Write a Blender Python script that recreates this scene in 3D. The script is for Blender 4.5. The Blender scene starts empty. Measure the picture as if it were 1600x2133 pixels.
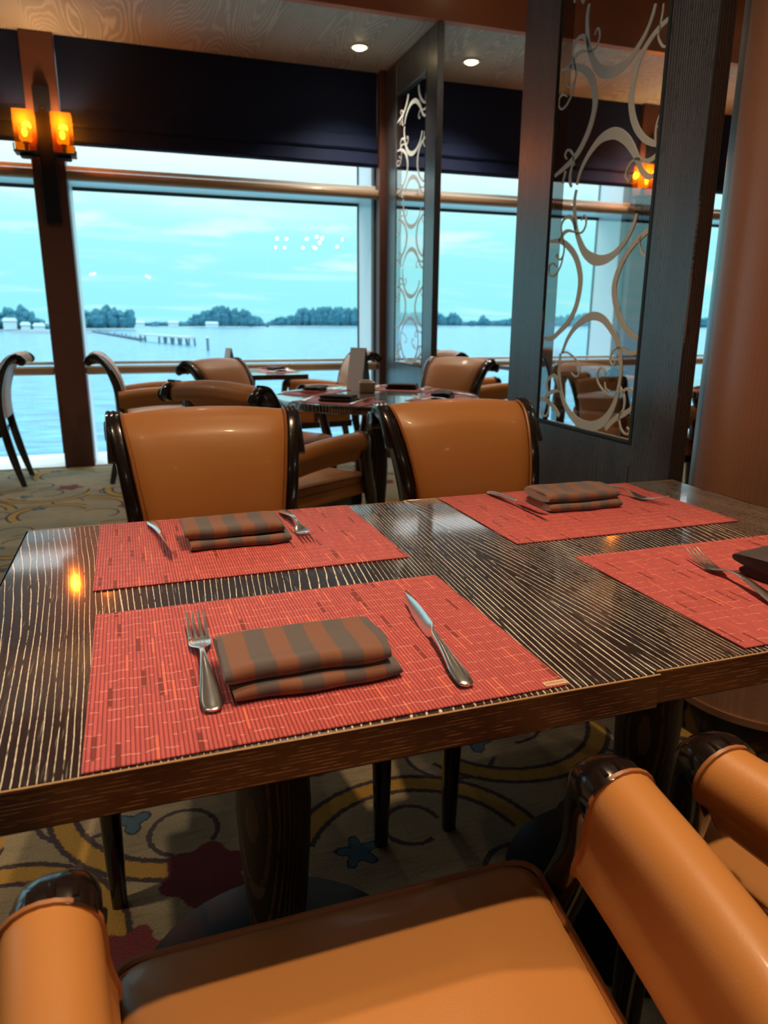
import bpy, math, random
from mathutils import Vector, Matrix
random.seed(7)
PI = math.pi
SC = bpy.context.scene
COL = SC.collection

# ------------------------------------------------------------------ camera
# room frame: X runs along the window wall, Y points at the windows, Z is up (metres); the camera stands over (0, 0)
YAW, PITCH, ROLL, CAM_H, FOCAL_PX = .328, .2614, -.006, 1.127, 1494.0
cam_data = bpy.data.cameras.new('camera')
cam = bpy.data.objects.new('camera', cam_data)
COL.objects.link(cam)
fwd = Vector((math.sin(YAW) * math.cos(PITCH), math.cos(YAW) * math.cos(PITCH), -math.sin(PITCH)))
right = Vector((math.cos(YAW), -math.sin(YAW), 0))
upv = right.cross(fwd)
rot = Matrix((right, upv, -fwd)).transposed()
cam.matrix_world = Matrix.Translation((0, 0, CAM_H)) @ rot.to_4x4() @ Matrix.Rotation(-ROLL, 4, 'Z')
cam_data.sensor_fit = 'HORIZONTAL'
cam_data.sensor_width = 36
cam_data.lens = FOCAL_PX / 1600 * 36
cam_data.clip_start = .02
cam_data.clip_end = 30000
cam_data.dof.use_dof = True
cam_data.dof.focus_distance = 1.05
cam_data.dof.aperture_fstop = 9.0
SC.camera = cam

# ------------------------------------------------------------------ view, sampling
SC.view_settings.view_transform = 'Standard'
SC.view_settings.look = 'None'
SC.view_settings.gamma = 1
SC.view_settings.use_curve_mapping = False
SC.view_settings.exposure = 0.78
SC.cycles.use_denoising = True
SC.cycles.max_bounces = 8
SC.cycles.transparent_max_bounces = 24
SC.cycles.sample_clamp_indirect = 6

# ------------------------------------------------------------------ node helper
class NT:
    def __init__(self, tree):
        self.t = tree
        tree.nodes.clear()
    def n(self, kind, **kw):
        nd = self.t.nodes.new(kind)
        for k, v in kw.items():
            setattr(nd, k, v)
        return nd
    def put(self, sock, v):
        if hasattr(v, 'is_output') or isinstance(v, bpy.types.NodeSocket):
            self.t.links.new(v, sock)
        elif v is not None:
            sock.default_value = v
    def m(self, op, a, b=None, c=None, clamp=False):
        nd = self.n('ShaderNodeMath', operation=op, use_clamp=clamp)
        self.put(nd.inputs[0], a)
        if b is not None: self.put(nd.inputs[1], b)
        if c is not None: self.put(nd.inputs[2], c)
        return nd.outputs[0]
    def v(self, op, a, b=None, scale=None):
        nd = self.n('ShaderNodeVectorMath', operation=op)
        self.put(nd.inputs[0], a)
        if b is not None: self.put(nd.inputs[1], b)
        if scale is not None: self.put(nd.inputs[3], scale)
        return nd.outputs['Value'] if op in ('LENGTH', 'DOT_PRODUCT', 'DISTANCE') else nd.outputs[0]
    def comb(self, x=0, y=0, z=0):
        nd = self.n('ShaderNodeCombineXYZ')
        for s, q in zip(nd.inputs, (x, y, z)): self.put(s, q)
        return nd.outputs[0]
    def sep(self, vec):
        nd = self.n('ShaderNodeSeparateXYZ')
        self.put(nd.inputs[0], vec)
        return nd.outputs
    def mix(self, f, a, b):
        nd = self.n('ShaderNodeMix', data_type='RGBA')
        self.put(nd.inputs[0], f)
        self.put(nd.inputs[6], a if not isinstance(a, tuple) else (*a, 1)[:4])
        self.put(nd.inputs[7], b if not isinstance(b, tuple) else (*b, 1)[:4])
        return nd.outputs[2]
    def noise(self, vec, scale=5, detail=2, rough=.5, dist=0):
        nd = self.n('ShaderNodeTexNoise')
        self.put(nd.inputs['Vector'], vec)
        nd.inputs['Scale'].default_value = scale
        nd.inputs['Detail'].default_value = detail
        nd.inputs['Roughness'].default_value = rough
        nd.inputs['Distortion'].default_value = dist
        return nd.outputs[0]
    def white(self, vec):
        nd = self.n('ShaderNodeTexWhiteNoise', noise_dimensions='3D')
        self.put(nd.inputs['Vector'], vec)
        return nd.outputs[0]
    def smooth(self, x, a, b):
        nd = self.n('ShaderNodeMapRange', interpolation_type='SMOOTHSTEP')
        self.put(nd.inputs[0], x)
        nd.inputs[1].default_value = a
        nd.inputs[2].default_value = b
        return nd.outputs[0]
    def obj(self):
        return self.n('ShaderNodeTexCoord').outputs['Object']
    def bump(self, h, strength=.3, dist=.002):
        nd = self.n('ShaderNodeBump')
        nd.inputs['Strength'].default_value = strength
        nd.inputs['Distance'].default_value = dist
        self.put(nd.inputs['Height'], h)
        return nd.outputs[0]
    def out(self, shader):
        o = self.n('ShaderNodeOutputMaterial')
        self.t.links.new(shader, o.inputs[0])
    def bsdf(self, color, rough=.5, metal=0, normal=None, coat=0, coat_rough=.1, spec=None, sheen=0, finish=True):
        b = self.n('ShaderNodeBsdfPrincipled')
        self.put(b.inputs['Base Color'], (*color, 1)[:4] if isinstance(color, tuple) else color)
        self.put(b.inputs['Roughness'], rough)
        b.inputs['Metallic'].default_value = metal
        if normal is not None: self.put(b.inputs['Normal'], normal)
        b.inputs['Coat Weight'].default_value = min(coat, 1)
        if coat > 1: b.inputs['Coat IOR'].default_value = coat
        b.inputs['Coat Roughness'].default_value = coat_rough
        b.inputs['Sheen Weight'].default_value = sheen
        if spec is not None: b.inputs['Specular IOR Level'].default_value = spec
        if finish: self.out(b.outputs[0])
        return b.outputs[0]

def material(name):
    m = bpy.data.materials.new(name)
    m.use_nodes = True
    return m, NT(m.node_tree)

# ------------------------------------------------------------------ world: pale overcast tropical sky
w = bpy.data.worlds.new('sky')
SC.world = w
w.use_nodes = True
N = NT(w.node_tree)
d = N.n('ShaderNodeTexCoord').outputs['Generated']
x, y, z = N.sep(d)
el = N.m('MAXIMUM', z, 0.0)
base = N.mix(N.smooth(el, .0, .16), (.245, .68, .73), (.31, .72, .75))
base = N.mix(N.smooth(el, .09, .28), base, (.95, 1.02, 1.03))
base = N.mix(N.smooth(el, .28, .75), base, (2.6, 3.4, 3.7))
# long thin clouds: stretched along the horizon
cv = N.comb(N.m('DIVIDE', x, N.m('ADD', el, .12)), N.m('DIVIDE', y, N.m('ADD', el, .12)), 0)
cl = N.noise(N.v('MULTIPLY', cv, (.55, 1.6, 1)), 1.3, 5, .55, .4)
cl2 = N.noise(N.v('MULTIPLY', N.comb(x, y, N.m('MULTIPLY', el, 5.5)), (5, 5, 5.5)), 1.0, 4, .55)
cm = N.m('MULTIPLY', N.smooth(cl2, .53, .70), N.smooth(el, .02, .08))
base = N.mix(N.m('MULTIPLY', cm, .85), base, (.60, .74, .76))
cm1 = N.m('MULTIPLY', N.smooth(cl, .5, .75), .35)
base = N.mix(cm1, base, (.70, .80, .82))
bg = N.n('ShaderNodeBackground')
N.put(bg.inputs[0], base)
bg.inputs[1].default_value = .86
o = N.n('ShaderNodeOutputWorld')
N.t.links.new(bg.outputs[0], o.inputs[0])

# ------------------------------------------------------------------ mesh helpers
class MB:
    def __init__(self):
        self.v = []
        self.f = []
    def add(self, verts, faces):
        k = len(self.v)
        self.v += [tuple(q) for q in verts]
        self.f += [tuple(i + k for i in f) for f in faces]
        return self
    def box(self, x0, x1, y0, y1, z0, z1, ch=0):
        if ch <= 0:
            return self.add([(x0, y0, z0), (x1, y0, z0), (x1, y1, z0), (x0, y1, z0), (x0, y0, z1), (x1, y0, z1), (x1, y1, z1), (x0, y1, z1)],
                            [(0, 3, 2, 1), (4, 5, 6, 7), (0, 1, 5, 4), (1, 2, 6, 5), (2, 3, 7, 6), (3, 0, 4, 7)])
        def ring(i, z):
            a, b, c, e = x0 + i, x1 - i, y0 + i, y1 - i
            k = ch
            return [(a + k, c, z), (b - k, c, z), (b, c + k, z), (b, e - k, z), (b - k, e, z), (a + k, e, z), (a, e - k, z), (a, c + k, z)]
        return self.loft([ring(ch, z0), ring(0, z0 + ch), ring(0, z1 - ch), ring(ch, z1)])
    def loft(self, rings, cap=True, closed=False):
        n = len(rings[0])
        verts = [p for r in rings for p in r]
        faces = []
        R = len(rings)
        for i in range(R if closed else R - 1):
            a, b = i * n, ((i + 1) % R) * n
            for j in range(n):
                k = (j + 1) % n
                faces.append((a + j, a + k, b + k, b + j))
        if cap and not closed:
            faces.append(tuple(range(n - 1, -1, -1)))
            faces.append(tuple(range((R - 1) * n, R * n)))
        return self.add(verts, faces)
    def tube(self, path, r, n=8, closed=False, cap=True):
        path = [Vector(p) for p in path]
        R = len(path)
        rings = []
        prev = None
        for i, p in enumerate(path):
            if closed:
                t = path[(i + 1) % R] - path[i - 1]
            else:
                t = path[min(i + 1, R - 1)] - path[max(i - 1, 0)]
            t.normalize()
            if prev is None:
                u = t.cross(Vector((0, 0, 1)))
                if u.length < .1: u = t.cross(Vector((1, 0, 0)))
            else:
                u = prev - t * prev.dot(t)
            u.normalize()
            prev = u
            w_ = t.cross(u)
            rr = r[i] if isinstance(r, (list, tuple)) else r
            rings.append([p + u * (rr * math.cos(2 * PI * k / n)) + w_ * (rr * math.sin(2 * PI * k / n)) for k in range(n)])
        return self.loft(rings, cap, closed)
    def lathe(self, prof, n=32, c=(0, 0, 0), cap=True):
        return self.loft([[(c[0] + r * math.cos(2 * PI * k / n), c[1] + r * math.sin(2 * PI * k / n), c[2] + z) for k in range(n)] for r, z in prof], cap)
    def mesh(self, name, mat, smooth=35):
        me = bpy.data.meshes.new(name)
        me.from_pydata(self.v, [], self.f)
        me.validate()
        if mat: me.materials.append(mat)
        import bmesh
        bm = bmesh.new()
        bm.from_mesh(me)
        bmesh.ops.recalc_face_normals(bm, faces=bm.faces)
        bm.to_mesh(me)
        bm.free()
        if smooth:
            me.polygons.foreach_set('use_smooth', [True] * len(me.polygons))
            me.set_sharp_from_angle(angle=math.radians(smooth))
        return me
    def build(self, name, mat, parent=None, loc=(0, 0, 0), rz=0, smooth=35):
        return link(name, self.mesh(name, mat, smooth), parent, loc, rz)

def link(name, me, parent=None, loc=(0, 0, 0), rz=0):
    o = bpy.data.objects.new(name, me)
    COL.objects.link(o)
    o.parent = parent
    o.location = loc
    o.rotation_euler = (0, 0, rz)
    return o

def empty(name, loc=(0, 0, 0), rz=0, parent=None):
    o = link(name, None, parent, loc, rz)
    o.empty_display_size = .1
    return o

def tag(o, label=None, cat=None, group=None, kind=None):
    if label: o['label'] = label
    if cat: o['category'] = cat
    if group: o['group'] = group
    if kind: o['kind'] = kind
    return o

def struct(o, label=None):
    o['kind'] = 'structure'
    if label: o['label'] = label
    return o

def copy_tree(o, parent=None):
    c = o.copy()
    COL.objects.link(c)
    c.parent = parent
    for ch in list(o.children):
        copy_tree(ch, c)
    return c

def smooth_path(pts, per=6):
    """Catmull-Rom through points of any dimension."""
    out = []
    n = len(pts)
    for i in range(n - 1):
        p0, p1, p2, p3 = pts[max(i - 1, 0)], pts[i], pts[i + 1], pts[min(i + 2, n - 1)]
        for k in range(per):
            t = k / per
            out.append(tuple(.5 * (2 * b + (c - a) * t + (2 * a - 5 * b + 4 * c - e) * t * t + (3 * b - a - 3 * c + e) * t ** 3)
                             for a, b, c, e in zip(p0, p1, p2, p3)))
    out.append(tuple(pts[-1]))
    return out

def lerp_table(tab, t):
    for (a, va), (b, vb) in zip(tab, tab[1:]):
        if t <= b:
            k = max(0, (t - a) / (b - a))
            return va + (vb - va) * k
    return tab[-1][1]

# ------------------------------------------------------------------ materials
M = {}
def plain(name, color, rough=.5, metal=0, coat=0, bump=0, bscale=60, spec=None, sheen=0, var=0):
    m, N = material(name)
    p = N.obj()
    nrm = None
    col = color
    if bump:
        nrm = N.bump(N.noise(p, bscale, 3), bump, .002)
    if var:
        f = N.noise(p, bscale * .15, 3)
        col = N.mix(f, tuple(c * (1 - var) for c in color), tuple(c * (1 + var) for c in color))
    N.bsdf(col, rough, metal, nrm, coat, .08, spec, sheen)
    M[name] = m
    return m

plain('leather', (.50, .20, .052), .42, 0, .05, .12, 420, .45)
plain('leather_piping', (.33, .115, .03), .45)
plain('black_leather', (.02, .022, .025), .35, 0, 0, .1, 300)
plain('black_lacquer', (.012, .007, .006), .22, 0, .6)
plain('black_iron', (.004, .005, .007), .3, 0, 0, 0, 60, .15)
plain('dark_metal', (.02, .022, .03), .4, .6)
plain('steel', (.86, .84, .80), .22, 1)
plain('blind_fabric', (.008, .016, .056), .75, 0, 0, .25, 220, .25)
plain('pilaster_wood', (.115, .045, .030), .5, 0, 0, .1, 80, .4, 0, .15)
plain('window_paint', (.70, .74, .76), .35)
plain('rail_wood', (.42, .27, .16), .35, 0, .2)
plain('seal', (.01, .02, .02), .6)
plain('white_card', (.78, .78, .76), .6)
plain('dark_card', (.10, .14, .17), .5)
plain('ceramic', (.75, .55, .38), .3)
plain('copper_band', (.42, .21, .12), .35, .5)
plain('interior_wood', (.17, .07, .04), .5, 0, 0, .1, 40, .4, 0, .2)
plain('interior_ceiling', (.36, .27, .2), .7)
plain('label_cloth', (.62, .42, .26), .8)
plain('label_ink', (.22, .06, .04), .8)
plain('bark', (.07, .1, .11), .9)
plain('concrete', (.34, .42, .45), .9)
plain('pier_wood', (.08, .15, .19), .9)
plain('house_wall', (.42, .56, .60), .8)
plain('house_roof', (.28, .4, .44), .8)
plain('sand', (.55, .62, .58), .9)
plain('trim_white', (.8, .74, .62), .4)

def wood_streak(name, dark, light, freq, width, rough, coat=0, axis='y', warp=18, spec=.5, coat_rough=.1, density=.75, broken=True, gaps=.30):
    """Dark timber with pale filled grain running along one local axis."""
    m, N = material(name)
    x, y, z = N.sep(N.obj())
    if axis == 'y': a, b, c = x, y, z
    elif axis == 'x': a, b, c = N.m('ADD', z, y), x, z
    else: a, b, c = N.m('ADD', x, y), z, N.m('SUBTRACT', x, y)
    P = N.comb(a, b, 0)
    low = N.noise(N.v('MULTIPLY', P, (2.6, .38, 1)), 1, 1, .4)
    mid = N.noise(N.v('MULTIPLY', P, (40, 3, 1)), 1, 2, .5)
    v = N.m('ADD', N.m('MULTIPLY', a, freq), N.m('ADD', N.m('MULTIPLY', low, warp), N.m('MULTIPLY', mid, .9)))
    fr = N.m('ABSOLUTE', N.m('SUBTRACT', N.m('FRACT', v), .5))
    ragged = N.noise(N.v('MULTIPLY', P, (freq * 6, 130, 1)), 1, 4, .7)
    wid = N.m('MULTIPLY', N.m('ADD', N.noise(N.v('MULTIPLY', P, (12, 1.6, 1)), 1, 2), -.18), width * 2.4)
    line = N.smooth(N.m('SUBTRACT', N.m('ADD', wid, N.m('MULTIPLY', N.m('SUBTRACT', ragged, .5), width * 2.6)), fr), -.01, .03)
    if broken:
        gap = N.smooth(N.noise(N.v('MULTIPLY', N.comb(N.m('FLOOR', v), b, 0), (7.3, 26, 1)), 1, 2), gaps, gaps + .12)
        line = N.m('MULTIPLY', line, gap)
    pores = N.m('MULTIPLY', N.smooth(N.noise(N.v('MULTIPLY', P, (520, 14, 1)), 1, 2), .62, .72), .28)
    f = N.m('MAXIMUM', N.m('MULTIPLY', line, density), pores)
    tone = N.mix(low, tuple(q * .7 for q in dark), tuple(q * 1.35 for q in dark))
    col = N.mix(f, tone, light)
    nrm = N.bump(N.m('MULTIPLY', f, -1), .25, .0006)
    N.bsdf(col, N.m('ADD', rough, N.m('MULTIPLY', f, .15)), 0, nrm, coat, coat_rough, spec)
    M[name] = m

wood_streak('table_wood', (.018, .0085, .008), (.86, .77, .63), 115, .088, .30, 1.95, 'y', 46, .5, .06, .95)
wood_streak('table_edge_wood', (.034, .012, .008), (.55, .35, .20), 260, .09, .4, .3, 'x', 14, .5, .2, .8, True, .47)
plain('edge_lip', (.40, .24, .11), .35, 0, .4, .2, 500)
wood_streak('pedestal_wood', (.022, .012, .010), (.16, .11, .08), 110, .14, .5, .1, 'z', 16, .4, .2, .7)
wood_streak('screen_wood', (.022, .022, .027), (.24, .225, .23), 110, .15, .42, .7, 'z', 14, .5, .3, .6)
wood_streak('ceiling_veneer', (.36, .315, .27), (.54, .48, .41), 26, .22, .55, 0, 'y', 46, .4, .2, .8, False)
wood_streak('column_veneer', (.35, .165, .10), (.42, .225, .145), 130, .3, .38, .9, 'z', 5, .5, .36, .6, False)
wood_streak('fascia_veneer', (.50, .145, .065), (.54, .18, .085), 90, .3, .4, .2, 'z', 8, .5, .2, .5, False)

# window glass and screen glass: clear with a real mirror part
def glass(name, tint, gain, base=0.0):
    m, N = material(name)
    tr = N.n('ShaderNodeBsdfTransparent')
    tr.inputs[0].default_value = (*tint, 1)
    gl = N.n('ShaderNodeBsdfGlossy')
    gl.inputs['Roughness'].default_value = 0
    fr = N.n('ShaderNodeFresnel')
    fr.inputs[0].default_value = 1.5
    mx = N.n('ShaderNodeMixShader')
    front = N.m('SUBTRACT', 1.0, N.n('ShaderNodeNewGeometry').outputs['Backfacing'])   # one mirror surface per pane
    N.put(mx.inputs[0], N.m('MULTIPLY', N.m('ADD', N.m('MULTIPLY', fr.outputs[0], gain), base, clamp=True), front))
    N.t.links.new(tr.outputs[0], mx.inputs[1])
    N.t.links.new(gl.outputs[0], mx.inputs[2])
    N.out(mx.outputs[0])
    M[name] = m
glass('window_glass', (.995, 1, 1), 1.3)
glass('screen_glass', (.985, .995, .995), 3.3)
# amber lamp glass
m, N = material('amber_glass')
tr = N.n('ShaderNodeBsdfTransparent'); tr.inputs[0].default_value = (1, .62, .18, 1)
df = N.n('ShaderNodeBsdfTranslucent'); df.inputs[0].default_value = (.95, .5, .08, 1)
gl = N.n('ShaderNodeBsdfGlossy'); gl.inputs['Roughness'].default_value = .15
m1 = N.n('ShaderNodeMixShader'); m1.inputs[0].default_value = .07
N.t.links.new(tr.outputs[0], m1.inputs[1]); N.t.links.new(df.outputs[0], m1.inputs[2])
m2 = N.n('ShaderNodeMixShader'); m2.inputs[0].default_value = .08
N.t.links.new(m1.outputs[0], m2.inputs[1]); N.t.links.new(gl.outputs[0], m2.inputs[2])
N.out(m2.outputs[0]); M['amber_glass'] = m
def glow(name, color, power):
    m, N = material(name)
    e = N.n('ShaderNodeEmission')
    e.inputs[0].default_value = (*color, 1)
    e.inputs[1].default_value = power
    N.out(e.outputs[0])
    M[name] = m
glow('lamp_lens', (1, .80, .42), 11)
glow('bulb_glow', (1, .72, .28), 6)
glow('candle_glow', (1, .46, .03), 1.0)
glow('far_lamp', (1, .9, .78), 26)
# frosted scroll film on the screens
m, N = material('frosted_film')
a = N.n('ShaderNodeBsdfDiffuse'); a.inputs[0].default_value = (.88, .90, .86, 1)
b = N.n('ShaderNodeBsdfTranslucent'); b.inputs[0].default_value = (.60, .66, .65, 1)
t = N.n('ShaderNodeBsdfTransparent')
mx = N.n('ShaderNodeMixShader'); mx.inputs[0].default_value = .30
N.t.links.new(a.outputs[0], mx.inputs[1]); N.t.links.new(b.outputs[0], mx.inputs[2])
mx2 = N.n('ShaderNodeMixShader'); mx2.inputs[0].default_value = .12
N.t.links.new(mx.outputs[0], mx2.inputs[1]); N.t.links.new(t.outputs[0], mx2.inputs[2])
N.out(mx2.outputs[0]); M['frosted_film'] = m

# woven placemat: ribs along the short side, dark and pale slubs, wavy cross threads
m, N = material('placemat_weave')
x, y, z = N.sep(N.obj())
RIB = .0042
ix = N.m('FLOOR', N.m('DIVIDE', x, RIB))
off = N.m('MULTIPLY', N.white(N.comb(ix, 3.1, 0)), .5)
iy = N.m('FLOOR', N.m('DIVIDE', N.m('ADD', y, off), .040))
rnd = N.white(N.comb(ix, iy, .5))
rib = N.m('ABSOLUTE', N.m('SINE', N.m('MULTIPLY', x, PI / RIB)))
col = N.mix(rnd, (.445, .082, .080), (.54, .104, .098))
col = N.mix(N.m('LESS_THAN', rnd, .035), col, (.68, .15, .10))
col = N.mix(N.m('GREATER_THAN', rnd, .968), col, (.21, .035, .024))
col = N.mix(N.smooth(rib, .0, .75), (.20, .025, .020), col)
thr = N.m('FRACT', N.m('DIVIDE', N.m('ADD', y, N.m('MULTIPLY', N.noise(N.comb(N.m('MULTIPLY', x, 60), N.m('MULTIPLY', y, 14), 0), 1, 2), .012)), .021))
tl = N.m('LESS_THAN', N.m('ABSOLUTE', N.m('SUBTRACT', thr, .5)), .028)
tl = N.m('MULTIPLY', tl, N.m('GREATER_THAN', N.white(N.comb(ix, N.m('FLOOR', N.m('DIVIDE', y, .021)), 9)), .4))
col = N.mix(N.m('MULTIPLY', tl, .75), col, (.85, .40, .31))
nrm = N.bump(N.m('ADD', rib, N.m('MULTIPLY', tl, .4)), .7, .0011)
N.bsdf(col, .5, 0, nrm, 0, .1, .4)
M['placemat_weave'] = m
plain('mat_plain', (.50, .09, .07), .55)

# napkin: satin stripes; the grey ones carry the damask's sheen in their colour
m, N = material('napkin_cloth')
x, y, z = N.sep(N.obj())
st = N.m('GREATER_THAN', N.m('FRACT', N.m('ADD', N.m('DIVIDE', x, .046), .32)), .5)
col = N.mix(st, (.10, .075, .072), (.21, .075, .034))
tw = N.m('SINE', N.m('MULTIPLY', N.m('ADD', N.m('ADD', x, y), z), 5200))
nrm = N.bump(N.m('ADD', N.m('MULTIPLY', tw, .4), N.noise(N.obj(), 90, 3)), .35, .0012)
N.bsdf(col, N.m('ADD', .78, N.m('MULTIPLY', st, -.08)), 0, nrm, 0, .1, .25, .55)
M['napkin_cloth'] = m
plain('napkin_dark', (.035, .018, .018), .8, 0, 0, .3, 90, .2, .3)

# carpet: beige ground, golden vines with dark outlines, thin curls, crimson and blue flowers
m, N = material('carpet')
p = N.n('ShaderNodeTexCoord').outputs['Object']
wob = N.n('ShaderNodeTexNoise'); wob.inputs['Scale'].default_value = 90; wob.inputs['Detail'].default_value = 2
N.put(wob.inputs['Vector'], p)
pw = N.v('ADD', p, N.v('SCALE', N.v('SUBTRACT', wob.outputs['Color'], (.5, .5, .5)), None, .012))
x, y, z = N.sep(pw)
LX, LY, CX, CY = 1.56, 1.16, .42, 1.40
tx = N.m('SUBTRACT', N.m('FLOORED_MODULO', N.m('ADD', x, LX / 2 - CX), LX), LX / 2 - CX)
ty = N.m('SUBTRACT', N.m('FLOORED_MODULO', N.m('ADD', y, LY / 2 - CY), LY), LY / 2 - CY)
q = N.comb(tx, ty, 0)
def arc(cx, cy, r, a0, a1):
    """distance to a circular arc (angles in degrees)"""
    dv = N.v('SUBTRACT', q, (cx, cy, 0))
    ln = N.v('LENGTH', dv)
    dist = N.m('ABSOLUTE', N.m('SUBTRACT', ln, r))
    if a1 - a0 < 359:
        mid, half = math.radians((a0 + a1) / 2), math.radians((a1 - a0) / 2)
        c = N.v('DOT_PRODUCT', dv, (math.cos(mid), math.sin(mid), 0))
        out = N.m('LESS_THAN', c, N.m('MULTIPLY', ln, math.cos(half)))
        dist = N.m('ADD', dist, N.m('MULTIPLY', out, 5))
    return dist
def union(ds):
    r = ds[0]
    for e in ds[1:]: r = N.m('MINIMUM', r, e)
    return r
gold = union([arc(*a) for a in [(.93, 1.68, .285, -150, 5), (.05, 1.64, .30, 170, 262), (-.36, 1.2, .237, -20, 95), (.5, 1.195, .277, 10, 150),
                                (.30, 1.83, .20, -80, 150), (1.02, 1.06, .22, 20, 215), (-.18, 1.80, .19, -60, 120), (.62, 1.90, .16, 150, 330)]])
thin = union([arc(*a) for a in [(.36, 1.64, .07, -200, 60), (.02, 1.46, .075, -40, 250), (.52, 1.32, .065, 0, 300), (-.20, 1.60, .10, 60, 300),
                                (.93, 1.64, .10, -100, 170), (.72, 1.56, .12, 120, 330), (.22, 1.12, .10, -120, 140), (1.08, 1.36, .09, 0, 280),
                                (-.28, 1.00, .11, -60, 200), (.70, 1.10, .09, 30, 330), (.10, 1.90, .08, 0, 270), (.86, 1.88, .09, -90, 180)]])
def flower(cx, cy, r, amp, k, ph=0):
    dv = N.v('SUBTRACT', q, (cx, cy, 0))
    dx, dy, _ = N.sep(dv)
    an = N.m('ARCTAN2', dy, dx)
    rr = N.m('ADD', r, N.m('MULTIPLY', N.m('SINE', N.m('ADD', N.m('MULTIPLY', an, k), ph)), amp))
    return N.m('SUBTRACT', N.v('LENGTH', dv), rr)
red = union([flower(.055, 1.315, .086, .010, 6), flower(-.10, 1.14, .07, .010, 6, 1), flower(1.06, 1.78, .075, .016, 5, 2), flower(.60, 1.66, .06, .012, 5)])
blue = union([flower(.378, 1.273, .034, .013, 5), flower(-.09, 1.53, .028, .012, 3), flower(.81, 1.573, .030, .012, 3, 1), flower(.93, 1.22, .034, .012, 5), flower(.20, 1.56, .028, .010, 4)])
ground = N.mix(N.smooth(N.noise(N.v('MULTIPLY', p, (1.6, 3.2, 1)), 1, 3), .35, .65), (.50, .385, .225), (.35, .30, .175))
pile = N.noise(p, 260, 3, .7)
ground = N.mix(N.m('MULTIPLY', N.smooth(N.noise(N.v('MULTIPLY', p, (14, 90, 1)), 1, 3), .45, .75), .5), ground, (.22, .17, .10))
col = N.mix(N.smooth(thin, .0075, .0045), ground, (.055, .030, .045))
col = N.mix(N.smooth(gold, .037, .032), col, (.040, .018, .028))
col = N.mix(N.smooth(gold, .024, .018), col, (.55, .31, .035))
col = N.mix(N.smooth(blue, .008, .004), col, (.02, .03, .06))
col = N.mix(N.smooth(blue, .001, -.003), col, (.06, .15, .23))
col = N.mix(N.smooth(red, .004, -.002), col, (.20, .012, .020))
col = N.mix(N.m('MULTIPLY', N.smooth(pile, .42, .60), .55), col, N.mix(.5, col, (.02, .015, .01)))
nrm = N.bump(pile, .9, .009)
N.bsdf(col, .95, 0, nrm, 0, .1, .1, .2)
M['carpet'] = m

# sea
m, N = material('sea_water')
p = N.obj()
wv = N.noise(N.v('MULTIPLY', p, (.05, .16, 1)), 1, 4, .6)
fine = N.noise(N.v('MULTIPLY', p, (.5, 1.2, 1)), 1, 3, .6)
nrm = N.bump(N.m('ADD', wv, N.m('MULTIPLY', fine, .3)), .5, .9)
rip = N.noise(N.v('MULTIPLY', p, (.12, .45, 1)), 1, 4, .65)
col = N.mix(N.smooth(rip, .38, .66), (.004, .12, .24), (.035, .28, .38))
N.bsdf(col, .2, 0, nrm, 0, .1, .45)
M['sea_water'] = m
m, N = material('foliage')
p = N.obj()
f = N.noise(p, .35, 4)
N.bsdf(N.mix(f, (.026, .11, .17), (.055, .18, .23)), .9, 0, None, 0, .1, .1)  # blue cast of distance haze is put into the leaf colour
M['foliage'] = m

# ------------------------------------------------------------------ portals in the window openings (sampling aids for the sky) 
def portal(x0, x1, z0, z1, y):
    L = bpy.data.lights.new('window_daylight', 'AREA')
    L.shape = 'RECTANGLE'
    L.size, L.size_y = x1 - x0, z1 - z0
    L.cycles.is_portal = True
    o = bpy.data.objects.new('window_daylight', L)
    COL.objects.link(o)
    o.location = ((x0 + x1) / 2, y, (z0 + z1) / 2)
    o.rotation_euler = (-PI / 2, 0, 0)

# ------------------------------------------------------------------ room shell
XL, XR, YB, YW = -7.0, 9.6, -12.6, 6.22
struct(MB().box(XL, XR, YB, YW, -.12, 0).build('floor', M['carpet'], smooth=0), 'beige carpet with golden vines, crimson and blue flowers')
struct(MB().box(XL, XR, 4.98, YW, 3.01, 3.08).build('ceiling', M['ceiling_veneer'], smooth=0), 'grey wood grain ceiling strip above the windows')
struct(MB().box(XL, XR, YB, 4.92, 3.42, 3.48).build('ceiling', M['interior_ceiling'], smooth=0), 'higher ceiling over the dining tables')
struct(MB().box(XL, XR, 4.92, 4.98, 3.01, 3.48).build('trim_1', M['fascia_veneer'], smooth=0), 'orange brown wooden fascia dropping to the lower ceiling')
struct(MB().box(XL - .1, XL, YB, YW, 0, 3.48).build('wall_left', M['interior_wood'], smooth=0))
struct(MB().box(XR, XR + .1, YB, YW, 0, 3.48).build('wall_right', M['interior_wood'], smooth=0))
struct(MB().box(XL, XR, YB - .1, YB, 0, 3.48).build('wall_back', M['interior_wood'], smooth=0))
struct(MB().box(XL, XR, YW, YW + .1, 2.98, 3.48).build('wall_front', M['interior_wood'], smooth=0))

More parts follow.
